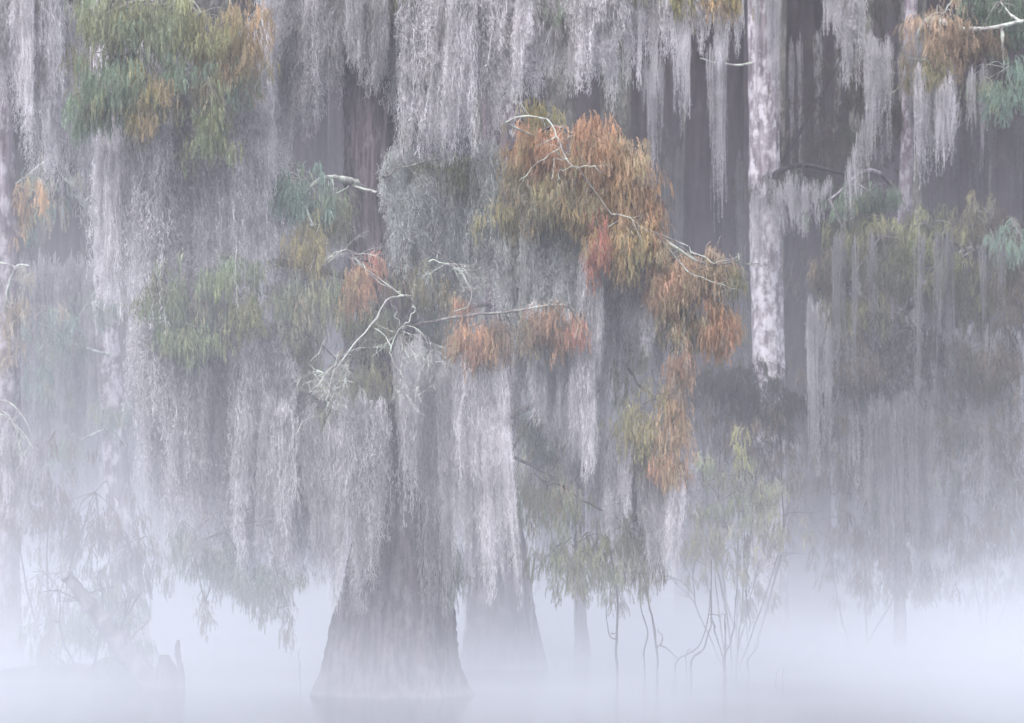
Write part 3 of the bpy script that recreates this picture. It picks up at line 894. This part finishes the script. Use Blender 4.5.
FS = dict(size=1.0, tmpl=FARSPRAYS, per=5)
GT = 'trees of the swamp behind the front cypress'
tree('cypress_tree', 500, 668, 38.7, [(500, 668), (500, 600), (496, 480), (505, 300), (500, 100), (490, -300)], [.60, .50, .34, .3, .28, .22], M_bark,
     'second cypress close behind the front one, its flared foot showing at the right', GT, flare=.22, seed=11,
     limbs=[([(500, 420, 0), (560, 400, -1), (620, 440, -1)], .06, .02, [(560, 450, 50, 50, -1, 'green', 'olive', 60, FS), (620, 560, 40, 40, -1, 'olive', 'grey', 46, FS)]),
            ([(500, 300, 0), (440, 320, -1), (430, 400, -1)], .06, .02, [(440, 440, 40, 60, -1, 'green', 'grey', 50, FS)])])
# left cypress with pale trunk edge
tree('cypress_tree', 122, 640, 43, [(130, 660), (128, 600), (118, 480), (107, 330), (104, 180), (98, 0), (94, -250)], [.34, .28, .22, .20, .19, .17, .14], M_pale,
     'slender pale barked cypress on the left, behind the moss curtain', GT, flare=.15, seed=12,
     limbs=[([(112, 240, 0), (70, 180, -1), (20, 60, -2)], .08, .03, [(15, 200, 26, 34, -3, 'tan', 'orange', 40, FS), (60, 190, 40, 40, -1, 'teal', 'grey', 30, FS)], M_twig),
            ([(118, 355, 0), (90, 350, -.6), (60, 335, -1), (40, 322, -1.2)], .035, .012, [(60, 320, 40, 20, -1.2, 'teal', 'grey', 30, FS), (45, 370, 30, 30, -1, 'grey', 'teal', 26, FS), (95, 300, 26, 18, -1, 'teal', 'grey', 20, FS)], M_twig),
            ([(128, 450, 0), (110, 430, -.5), (80, 440, -1)], .03, .012, [(110, 410, 30, 16, -1, 'teal', 'grey', 20, FS), (70, 440, 20, 14, -1, 'grey', 'green', 12, FS)], M_twig)])
tree('cypress_tree', 8, 640, 40, [(2, 655), (4, 500), (6, 300), (0, 100), (-4, -250)], [.30, .24, .22, .2, .15], M_mid,
     'pale trunk at the left edge of the photo', GT, flare=.12, seed=14,
     limbs=[([(4, 320, 0), (14, 270, -1), (30, 265, -1.5)], .03, .01, [(10, 300, 16, 60, -1, 'tan', 'grey', 24, FS)], M_twig)])
# big pale trunk on the right
tree('cypress_tree', 766, 640, 52, [(770, 640), (770, 500), (768, 360), (765, 200), (763, 60), (760, -150)], [.36, .33, .32, .31, .30, .26], M_pale,
     'stout trunk blotched white with lichen, right of the orange foliage', GT, flare=.3, seed=15,
     limbs=[([(768, 180, 0), (800, 165, -1), (850, 175, -1.4)], .07, .03, [(800, 180, 50, 20, -1.2, 'dbrown', 'dgreen', 60, FS), (820, 120, 50, 60, 1, 'dgreen', 'dbrown', 110, FS), (850, 60, 40, 50, 1, 'dgreen', 'dbrown', 70, FS)], M_dark),
            ([(764, 60, 0), (735, 65, -.6), (700, 58, -1)], .03, .012, [], M_twig)])
# right tree carrying the green crown
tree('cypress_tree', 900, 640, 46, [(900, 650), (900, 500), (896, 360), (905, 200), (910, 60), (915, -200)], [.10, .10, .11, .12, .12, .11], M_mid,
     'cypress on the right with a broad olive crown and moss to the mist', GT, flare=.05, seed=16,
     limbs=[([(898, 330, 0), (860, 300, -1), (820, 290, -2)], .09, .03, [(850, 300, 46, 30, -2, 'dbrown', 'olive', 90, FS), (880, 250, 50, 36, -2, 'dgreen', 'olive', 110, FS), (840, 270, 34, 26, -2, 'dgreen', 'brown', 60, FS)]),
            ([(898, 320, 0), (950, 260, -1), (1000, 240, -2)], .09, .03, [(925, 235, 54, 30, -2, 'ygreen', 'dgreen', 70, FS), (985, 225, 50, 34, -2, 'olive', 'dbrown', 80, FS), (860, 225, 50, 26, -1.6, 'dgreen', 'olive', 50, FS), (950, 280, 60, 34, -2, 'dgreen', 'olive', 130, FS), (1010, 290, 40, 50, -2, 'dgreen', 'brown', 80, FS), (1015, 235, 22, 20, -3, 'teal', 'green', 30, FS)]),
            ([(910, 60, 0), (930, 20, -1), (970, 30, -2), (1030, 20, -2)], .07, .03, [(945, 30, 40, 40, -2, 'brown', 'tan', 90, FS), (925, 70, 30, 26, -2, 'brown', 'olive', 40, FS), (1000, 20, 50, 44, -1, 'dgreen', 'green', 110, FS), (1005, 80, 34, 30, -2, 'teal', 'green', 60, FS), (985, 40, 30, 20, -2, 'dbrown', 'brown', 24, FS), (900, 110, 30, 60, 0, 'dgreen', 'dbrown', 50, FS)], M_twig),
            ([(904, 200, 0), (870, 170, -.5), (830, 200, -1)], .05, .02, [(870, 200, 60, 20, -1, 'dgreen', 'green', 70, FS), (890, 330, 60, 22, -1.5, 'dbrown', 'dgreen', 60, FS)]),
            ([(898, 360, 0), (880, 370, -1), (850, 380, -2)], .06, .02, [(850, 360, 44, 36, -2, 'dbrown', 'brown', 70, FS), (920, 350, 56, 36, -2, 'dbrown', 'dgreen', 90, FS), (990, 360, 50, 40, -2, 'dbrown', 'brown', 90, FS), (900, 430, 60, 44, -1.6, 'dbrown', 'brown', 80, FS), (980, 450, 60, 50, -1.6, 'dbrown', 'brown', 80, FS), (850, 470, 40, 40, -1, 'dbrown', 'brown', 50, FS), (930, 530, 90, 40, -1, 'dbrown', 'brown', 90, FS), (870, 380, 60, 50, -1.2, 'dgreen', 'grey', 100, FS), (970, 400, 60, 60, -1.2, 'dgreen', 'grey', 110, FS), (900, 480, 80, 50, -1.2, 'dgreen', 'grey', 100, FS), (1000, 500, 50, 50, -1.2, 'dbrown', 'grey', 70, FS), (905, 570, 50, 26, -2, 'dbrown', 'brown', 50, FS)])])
# dark trunks in the depth
dark = [(640, 66, .45), (700, 58, .5), (728, 74, .4), (806, 60, .55), (826, 84, .7), (856, 68, .4), (938, 72, .6), (972, 66, .5), (1008, 78, .7), (560, 70, .5), (600, 84, .6), (300, 62, .5), (330, 80, .6),
        (250, 74, .5), (205, 64, .4), (168, 70, .5), (60, 60, .45), (30, 76, .6), (85, 84, .5), (415, 78, .6), (455, 66, .45), (666, 90, .7), (760, 95, .8), (880, 96, .8), (1040, 60, .6), (-10, 66, .6)]
names_pos = ['between the dome and the pale trunk', 'left of the blotched pale trunk', 'just left of the blotched pale trunk', 'right of the blotched pale trunk', 'deep behind the dark crown', 'behind the small right moss strands',
             'at the upper right, behind the hanging moss', 'near the right edge of the wood', 'in the deep shade at the right edge', 'behind the grey green veil', 'far behind the orange dome', 'behind the grey curtain at the top',
             'far behind the yellow tuft', 'behind the edge of the left curtain', 'inside the left moss curtain', 'behind the green tuft on the left', 'in the mist at the far left', 'far off at the left edge',
             'far behind the pale left trunk', 'behind the pale beards above the limb', 'behind the bright long beards', 'far behind the drooping tip', 'far behind the blotched pale trunk', 'far behind the olive crown', 'beyond the right edge of the photo', 'beyond the left edge of the photo']
for i, (px, Y, r) in enumerate(dark):
    base = P(px, 600, Y); base[2] = 0
    t = thing('swamp_tree', base, 'dark straight trunk ' + names_pos[i], 'tree', GT)
    mb = MB(); lean = rs.normal(0, .4)
    trunk_mesh(mb, [base - (0, 0, .4), base + (lean * .2, 0, 5), base + (lean * .6, 0, 12), base + (lean, 0, 26)], [r * 1.2, r, r * .85, r * .5], flare=r * .6, flare_h=.8, sides=24, n=50, seed=40 + i)
    mb.build('trunk', M_dark, t, loc=base, smooth=True)
    lf = MB()
    for k in range(5):
        z = rs.uniform(5, 24); cxp = px + rs.normal(0, 60); cyp = 575 - (z - EYE) / (K * Y)
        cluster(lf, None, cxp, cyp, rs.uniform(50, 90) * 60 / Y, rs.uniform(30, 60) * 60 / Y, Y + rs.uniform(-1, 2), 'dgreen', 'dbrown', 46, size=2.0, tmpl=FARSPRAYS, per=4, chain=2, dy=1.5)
    lf.build('crown', M_farleaf, t, loc=base + (0, 0, 12))

# wooded backdrop: a far wood climbing the slope
ff = MB()
for k in range(900):
    x = rs.uniform(-44, 44); y = rs.uniform(88, 150); z = float(bank(np.array(x), np.array(y))) + rs.uniform(0, 9)
    c = np.array(C['dgreen' if rs.rand() < .6 else 'dbrown']) * rs.uniform(.4, 1.3)
    m_ = 60
    pos = np.array([x, y, z]) + rs.normal(0, 1, (m_, 3)) * (1.5, 1.2, 1.7)
    place_sprays(ff, pos, rs.uniform(-PI, PI, m_), rs.uniform(2.2, 4.2, m_), np.tile(c, (m_, 1)) * rs.uniform(.6, 1.3, (m_, 1)), FARSPRAYS)
o = ff.build('far_forest', M_farleaf)
tag(o, 'dim wood in shade that closes the view behind all the trunks', 'forest', kind='stuff')

# ================================================================== shrubs and low things
def shrub(name, px, base_py, Y, label, cl, stems, mat=M_wet, group=None, zb=None, r=.022, fine=1):
    base = P(px, base_py, Y); base[2] = 0 if zb is None else zb
    t = thing(name, base, label, 'shrub', group)
    tw, lf = MB(), MB()
    for (x, y) in stems:
        e = P(x, y, Y); s0 = base + rs.normal(0, .12, 3) * (1, 1, 0) - (0, 0, .2)
        p = smooth_path([s0, (s0 + e) / 2 + rs.normal(0, .15, 3), e], 14, jit=.02)
        tube(tw, p, np.linspace(r, .006, 14), (1, 1, 1), sides=6)
        for _ in range(fine): twigs(tw, p[rs.randint(7, 13)], (e - s0) / np.linalg.norm(e - s0) + rs.normal(0, .6, 3), .6, .006, 2, droop=.3)
    for cx, cy, rx, ry, ca, cb, n in cl:
        cluster(lf, tw, cx, cy, rx, ry, Y, ca, cb, n, size=.95, tmpl=FARSPRAYS, per=5, chain=2, dy=rx * K * Y * .8)
    tw.build('stem', mat, t, loc=base, smooth=True)
    lf.build('foliage', M_leaf, t, loc=base + (0, 0, 1))
    return t


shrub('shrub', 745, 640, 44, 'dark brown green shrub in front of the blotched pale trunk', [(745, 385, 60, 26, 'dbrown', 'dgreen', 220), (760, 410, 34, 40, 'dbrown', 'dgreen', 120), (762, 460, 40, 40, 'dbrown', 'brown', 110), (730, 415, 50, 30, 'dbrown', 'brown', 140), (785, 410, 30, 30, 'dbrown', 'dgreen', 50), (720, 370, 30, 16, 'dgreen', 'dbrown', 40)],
      [(720, 400), (745, 380), (780, 400), (760, 450), (700, 420)], M_dark)
shrub('shrub', 735, 655, 38.5, 'thin yellow green shrub standing out of the mist right of centre', [(738, 490, 50, 34, 'grey', 'ygreen', 60), (742, 448, 9, 20, 'ygreen', 'yellow', 10), (725, 545, 56, 44, 'grey', 'olive', 80), (775, 515, 30, 34, 'grey', 'olive', 40), (704, 465, 20, 16, 'grey', 'ygreen', 14), (740, 590, 40, 20, 'grey', 'brown', 20)],
      [(720, 470), (742, 440), (790, 500), (700, 520), (760, 560), (690, 560)], M_limb, r=.012, fine=5)
shrub('shrub', 95, 690, 33, 'mist veiled shrub on the hummock at the lower left', [(90, 610, 50, 34, 'grey', 'green', 80), (60, 640, 36, 36, 'grey', 'olive', 60), (130, 640, 30, 40, 'grey', 'green', 50)],
      [(60, 600), (100, 580), (130, 610), (40, 640), (150, 620)], M_wet)
shrub('shrub', 50, 650, 38, 'brownish lavender thicket in the haze at the left edge above the hummock', [(30, 500, 60, 60, 'dbrown', 'brown', 110), (95, 520, 60, 56, 'dbrown', 'brown', 120), (60, 590, 80, 34, 'dbrown', 'brown', 90), (140, 560, 40, 44, 'brown', 'dbrown', 70)],
      [(10, 470), (50, 480), (90, 500), (130, 540), (70, 560)], M_wet)
shrub('shrub', 860, 640, 50, 'hazy brown thicket by the water, left of the other one under the olive crown', [(850, 540, 60, 50, 'dbrown', 'brown', 110), (880, 580, 50, 26, 'dbrown', 'grey', 50)],
      [(830, 520), (860, 510), (890, 540)], M_wet)
shrub('shrub', 985, 640, 50, 'hazy brown thicket by the water at the right edge', [(980, 540, 60, 50, 'dbrown', 'brown', 110), (1010, 580, 50, 26, 'dbrown', 'grey', 60), (930, 585, 30, 20, 'dbrown', 'grey', 30)],
      [(950, 520), (990, 510), (1020, 540)], M_wet)
# fallen log
t = thing('fallen_log', P(150, 695, 32.0), 'broken pale log leaning up to the left out of the lower left shrub', 'log')
mb = MB()
lp = smooth_path([P(178, 712, 32.2), P(118, 640, 32.0), P(66, 575, 31.8)], 40, jit=.01)
tube(mb, lp, np.linspace(.16, .07, 40), (1, 1, 1), sides=18, rough=.07)
mb.build('trunk', M_mid, t, loc=P(150, 695, 32), smooth=True)
mb = MB(); twigs(mb, lp[20], (.4, -.2, .8), .6, .02, 2); twigs(mb, lp[30], (-.8, -.1, .3), .5, .015, 2)
mb.build('snapped_branch', M_wet, t, loc=lp[20], smooth=True)
# stump with a broken stem
t = thing('tree_stump', P(168, 692, 32), 'squat rotten stump in the mist beside the fallen log', 'stump')
mb = MB(); b0 = P(168, 692, 32); b0[2] = -.2
trunk_mesh(mb, [b0, b0 + (.0, 0, .25), b0 + (-.02, 0, .45), b0 + (-.05, 0, .62)], [.2, .17, .12, .05], flare=.08, flare_h=.2, sides=28, n=24, ridge=.12, seed=77)
mb.build('trunk', M_wet, t, loc=b0, smooth=True)
mb = MB(); e0 = P(180, 690, 31.9); e0[2] = -.2
tube(mb, smooth_path([e0, P(181, 672, 31.9), P(178, 655, 31.9), P(178, 640, 31.9)], 16, jit=.008), np.linspace(.055, .022, 16), (1, 1, 1), sides=8, rough=.2)
mb.build('snag', M_wet, t, loc=e0, smooth=True)
# hummock
hm = MB()
xs = np.linspace(-1, 1, 60); ys = np.linspace(-1, 1, 30); Xh, Yh = np.meshgrid(xs, ys)
bumps = sum(rs.uniform(.3, 1) * np.sin(Xh * rs.uniform(3, 14) + rs.uniform(0, 6)) * np.cos(Yh * rs.uniform(3, 8)) for _ in range(6))
Zh = (1 - Xh ** 2) * (1 - Yh ** 2) * (.30 + .07 * bumps) - .05
c0 = P(65, 690, 33.5)
vv = np.stack([c0[0] + Xh * 1.5, c0[1] + Yh * .9, Zh], -1).reshape(-1, 3)
i_ = (np.arange(29)[:, None] * 60 + np.arange(59)[None])
hm.add(vv, np.stack([i_, i_ + 1, i_ + 61, i_ + 60], -1).reshape(-1, 4), (1, 1, 1))
tag(hm.build('hummock', M_ground, smooth=True), 'low peaty hummock at the lower left edge', 'hummock', kind='structure')

# young stems standing in the water
def stems(name, cat, label, Y, lines, group=None, mat=M_wet):
    b = P(lines[0][0][0], lines[0][0][1], Y); b[2] = 0
    t = thing(name, b, label, cat, group)
    mb = MB()
    first = None
    for ln in lines:
        pts = ln[:-1]; r = ln[-1]
        q = [P(x, y, Y) for x, y in pts]
        if pts[0][1] > 652: q = [np.array([q[0][0] + .02, q[0][1], -.15])] + q
        p = smooth_path(q, 18, jit=.012)
        tube(mb, p, np.linspace(r, r * .45, 18), (1, 1, 1), sides=6, rough=.15)
    mb.build('stem', mat, t, loc=b, smooth=True)
    return t


GS = 'young stems standing in the water'
t = thing('young_cypress', P(581, 660, 42), 'short tapering trunk standing alone in the mist between the low olive foliage and the water', 'tree', GS)
mb = MB(); b0 = P(582, 662, 42); b0[2] = -.2
trunk_mesh(mb, [b0, P(582, 640, 42), P(580, 600, 42), P(580, 400, 42)], [.14, .12, .10, .07], flare=.05, flare_h=.3, sides=20, n=50, seed=5)
mb.build('trunk', M_bark, t, loc=b0, smooth=True)
stems('flooded_sapling', 'sapling', 'thin leafless stem with a side rung in the mist, leftmost of the saplings', 35, [((617, 668), (616, 640), (618, 600), (612, 560), .022), ((618, 640), (609, 634), (606, 600), .010), ((611, 634), (616, 633), .008)], GS)
stems('flooded_sapling', 'sapling', 'wavy stem crossed by a straighter one, between two other saplings', 35, [((644, 672), (644, 655), (648, 632), (641, 610), (640, 570), .014), ((657, 670), (657, 650), (653, 620), (648, 600), (640, 560), .020), ((657, 648), (662, 640), (658, 628), .009), ((660, 644), (670, 652), (678, 660), .009)], GS)
stems('flooded_sapling', 'sapling', 'sapling with two limbs bowed down to the water', 35, [((676, 662), (688, 654), (700, 645), (708, 617), (710, 590), .012), ((692, 660), (704, 648), (709, 630), (711, 617), (711, 560), .016), ((711, 617), (718, 640), (724, 662), .014), ((686, 655), (690, 650), (694, 652), .007)], GS)
stems('flooded_sapling', 'sapling', 'forked sapling opening in a V, rightmost of the saplings', 35, [((724, 672), (724, 655), (726, 640), (725, 615), .020), ((725, 655), (731, 640), (734, 622), (737, 590), .013), ((745, 590), (748, 610), (750, 632), .009), ((748, 662), (756, 650), (760, 638), .007), ((710, 614), (725, 615), .008)], GS)
for i, (px, py, lb) in enumerate(((776, 690, 'pair of thin wavy twigs poking from the open water at the right'), (673, 700, 'tiny twig poking from the water below the saplings'), (300, 668, 'small twig in the mist left of the great trunk'))):
    stems('water_twig', 'twig', lb, 31.5 if i else 33, [((px, py), (px - 1, py - 9), (px + 1, py - 20), .006)] + ([((px + 7, py), (px + 6, py - 9), (px + 8, py - 22), .006)] if i == 0 else []), 'twigs in the water')

# dead twig bush at far left
t = thing('dead_branch', P(-20, 420, 33), 'pale dead branch bending in from the left edge', 'branch')
mb = MB()
for q, pts in enumerate([[(-40, 400), (0, 410), (20, 430), (40, 455), (46, 475)], [(-40, 420), (0, 415), (14, 426), (30, 450), (28, 480)], [(-40, 395), (2, 400), (22, 415), (34, 440)], [(-40, 250), (0, 262), (20, 268), (26, 276)]]):
    p = smooth_path([P(x, y, 33 + .1 * q) for x, y in pts], 20, jit=.012)
    tube(mb, p, np.linspace(.016, .004, 20), (1, 1, 1), sides=6)
    for s in range(4): twigs(mb, p[rs.randint(6, 20)], (rs.normal(0, .6), 0, -1), .35, .005, 2, droop=.5)
mb.build('twig', M_twig, t, loc=P(-20, 420, 33), smooth=True)
curtain(5, -10, 40, [(-10, 425), (40, 455)], [(-10, 540), (20, 560), (40, 500)], 33, .2, 18, .95, 'small moss beard on the dead branch at the left edge', G1)

# ------------------------------------------------------------------ moss on the trees behind
far_curtain(7, 708, 724, [(708, 40), (724, 40)], [(708, 200), (716, 270), (724, 240)], 47, .3, 9, .8)
far_curtain(7, 644, 662, [(640, 60), (700, 60)], [(640, 200), (670, 210)], 50, 1, 9, .65)
far_curtain(12, 268, 345, [(268, 200), (345, 240)], [(268, 420), (345, 420)], 31.2, .5, 26, .75)
far_curtain(10, 505, 612, [(505, 430), (612, 430)], [(505, 560), (560, 520), (612, 600)], 31, .4, 24, .85)
far_curtain(10, 55, 100, [(55, 60), (100, 90)], [(55, 260), (100, 260)], 34, .6, 22, .8)
far_curtain(14, 130, 270, [(130, 240), (270, 250)], [(130, 420), (270, 400)], 31.2, .5, 26, .95)
far_curtain(8, 672, 690, [(672, 20), (690, 20)], [(672, 150), (690, 130)], 44, 1, 10, .9)
far_curtain(7, 750, 782, [(750, -30), (782, -30)], [(750, 200), (765, 120), (782, 140)], 51.3, .15, 8, .8, .4)
far_curtain(11, 746, 800, [(746, 175), (800, 180)], [(746, 330), (780, 260), (800, 230)], 50.5, .2, 13, .7)
far_curtain(14, 786, 836, [(786, 180), (836, 185)], [(786, 240), (810, 250), (836, 210)], 48, 1, 11, .7)
for x, y0_, y1, w_ in ((838, -20, 60, 22), (850, -20, 85, 24), (858, -20, 92, 18), (846, -20, 95, 16), (830, -20, 40, 16)):
    for q in range(3): far_moss(x + rs.uniform(-4, 4), y0_, y1, 44, w_ * .8, .95)
far_curtain(14, 866, 890, [(866, 40), (890, 40)], [(866, 160), (880, 185), (890, 180)], 44, .5, 13, .8)
for q in range(8):
    x = 884 - q * 5; far_moss(x, 60 + q * 14, 120 + q * 17, 44, 11, .85)
far_curtain(18, 916, 958, [(916, 70), (958, 85)], [(916, 190), (932, 205), (944, 170), (958, 170)], 44, .5, 14, .9)
far_curtain(5, 968, 980, [(968, 75), (980, 75)], [(968, 120), (975, 155), (980, 110)], 44, .2, 9, .9)
far_curtain(8, 895, 915, [(895, 40), (915, 40)], [(895, 110), (915, 150)], 45, .5, 12, .6)
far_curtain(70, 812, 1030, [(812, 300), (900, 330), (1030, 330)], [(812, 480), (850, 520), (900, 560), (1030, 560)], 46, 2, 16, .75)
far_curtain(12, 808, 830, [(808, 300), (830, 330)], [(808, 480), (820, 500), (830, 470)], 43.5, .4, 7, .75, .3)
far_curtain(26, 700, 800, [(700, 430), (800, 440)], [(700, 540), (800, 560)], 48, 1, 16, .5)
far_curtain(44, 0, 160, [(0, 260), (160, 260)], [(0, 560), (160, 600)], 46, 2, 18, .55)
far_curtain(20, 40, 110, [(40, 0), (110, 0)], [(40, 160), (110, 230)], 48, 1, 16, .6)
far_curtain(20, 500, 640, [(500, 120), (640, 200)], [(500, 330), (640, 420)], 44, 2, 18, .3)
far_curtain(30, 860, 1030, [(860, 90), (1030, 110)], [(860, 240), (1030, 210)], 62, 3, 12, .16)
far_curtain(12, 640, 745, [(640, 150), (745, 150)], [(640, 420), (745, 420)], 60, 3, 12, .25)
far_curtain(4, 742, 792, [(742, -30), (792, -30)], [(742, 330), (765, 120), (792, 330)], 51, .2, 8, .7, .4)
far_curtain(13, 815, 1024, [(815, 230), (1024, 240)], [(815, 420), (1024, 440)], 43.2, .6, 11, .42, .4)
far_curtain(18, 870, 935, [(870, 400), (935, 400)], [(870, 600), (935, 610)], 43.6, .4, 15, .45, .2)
far_curtain(16, 790, 1024, [(790, 30), (1024, 60)], [(790, 200), (1024, 190)], 56, 2, 9, .5, .3)
far_curtain(22, 520, 610, [(520, 330), (610, 340)], [(520, 560), (560, 600), (610, 610)], 31.0, .4, 16, .9)
far_curtain(12, 470, 550, [(470, 430), (550, 430)], [(470, 600), (545, 650)], 36.8, .3, 18, .9)
o = FM.build('background_moss', M_moss)
tag(o, 'countless moss strands on the hazy trees behind the front cypress', 'moss', kind='stuff')

# ------------------------------------------------------------------ render settings
scene.view_settings.view_transform = 'Standard'
scene.view_settings.look = 'None'
scene.view_settings.exposure = 0
scene.view_settings.gamma = 1
cy = scene.cycles
cy.use_denoising = True
try: cy.denoiser = 'OPENIMAGEDENOISE'
except Exception: pass
cy.max_bounces = 6; cy.diffuse_bounces = 3; cy.glossy_bounces = 2; cy.transmission_bounces = 2
cy.transparent_max_bounces = 8; cy.volume_bounces = 1
cy.volume_step_rate = 1.0; cy.volume_max_steps = 64
cy.caustics_reflective = False; cy.caustics_refractive = False
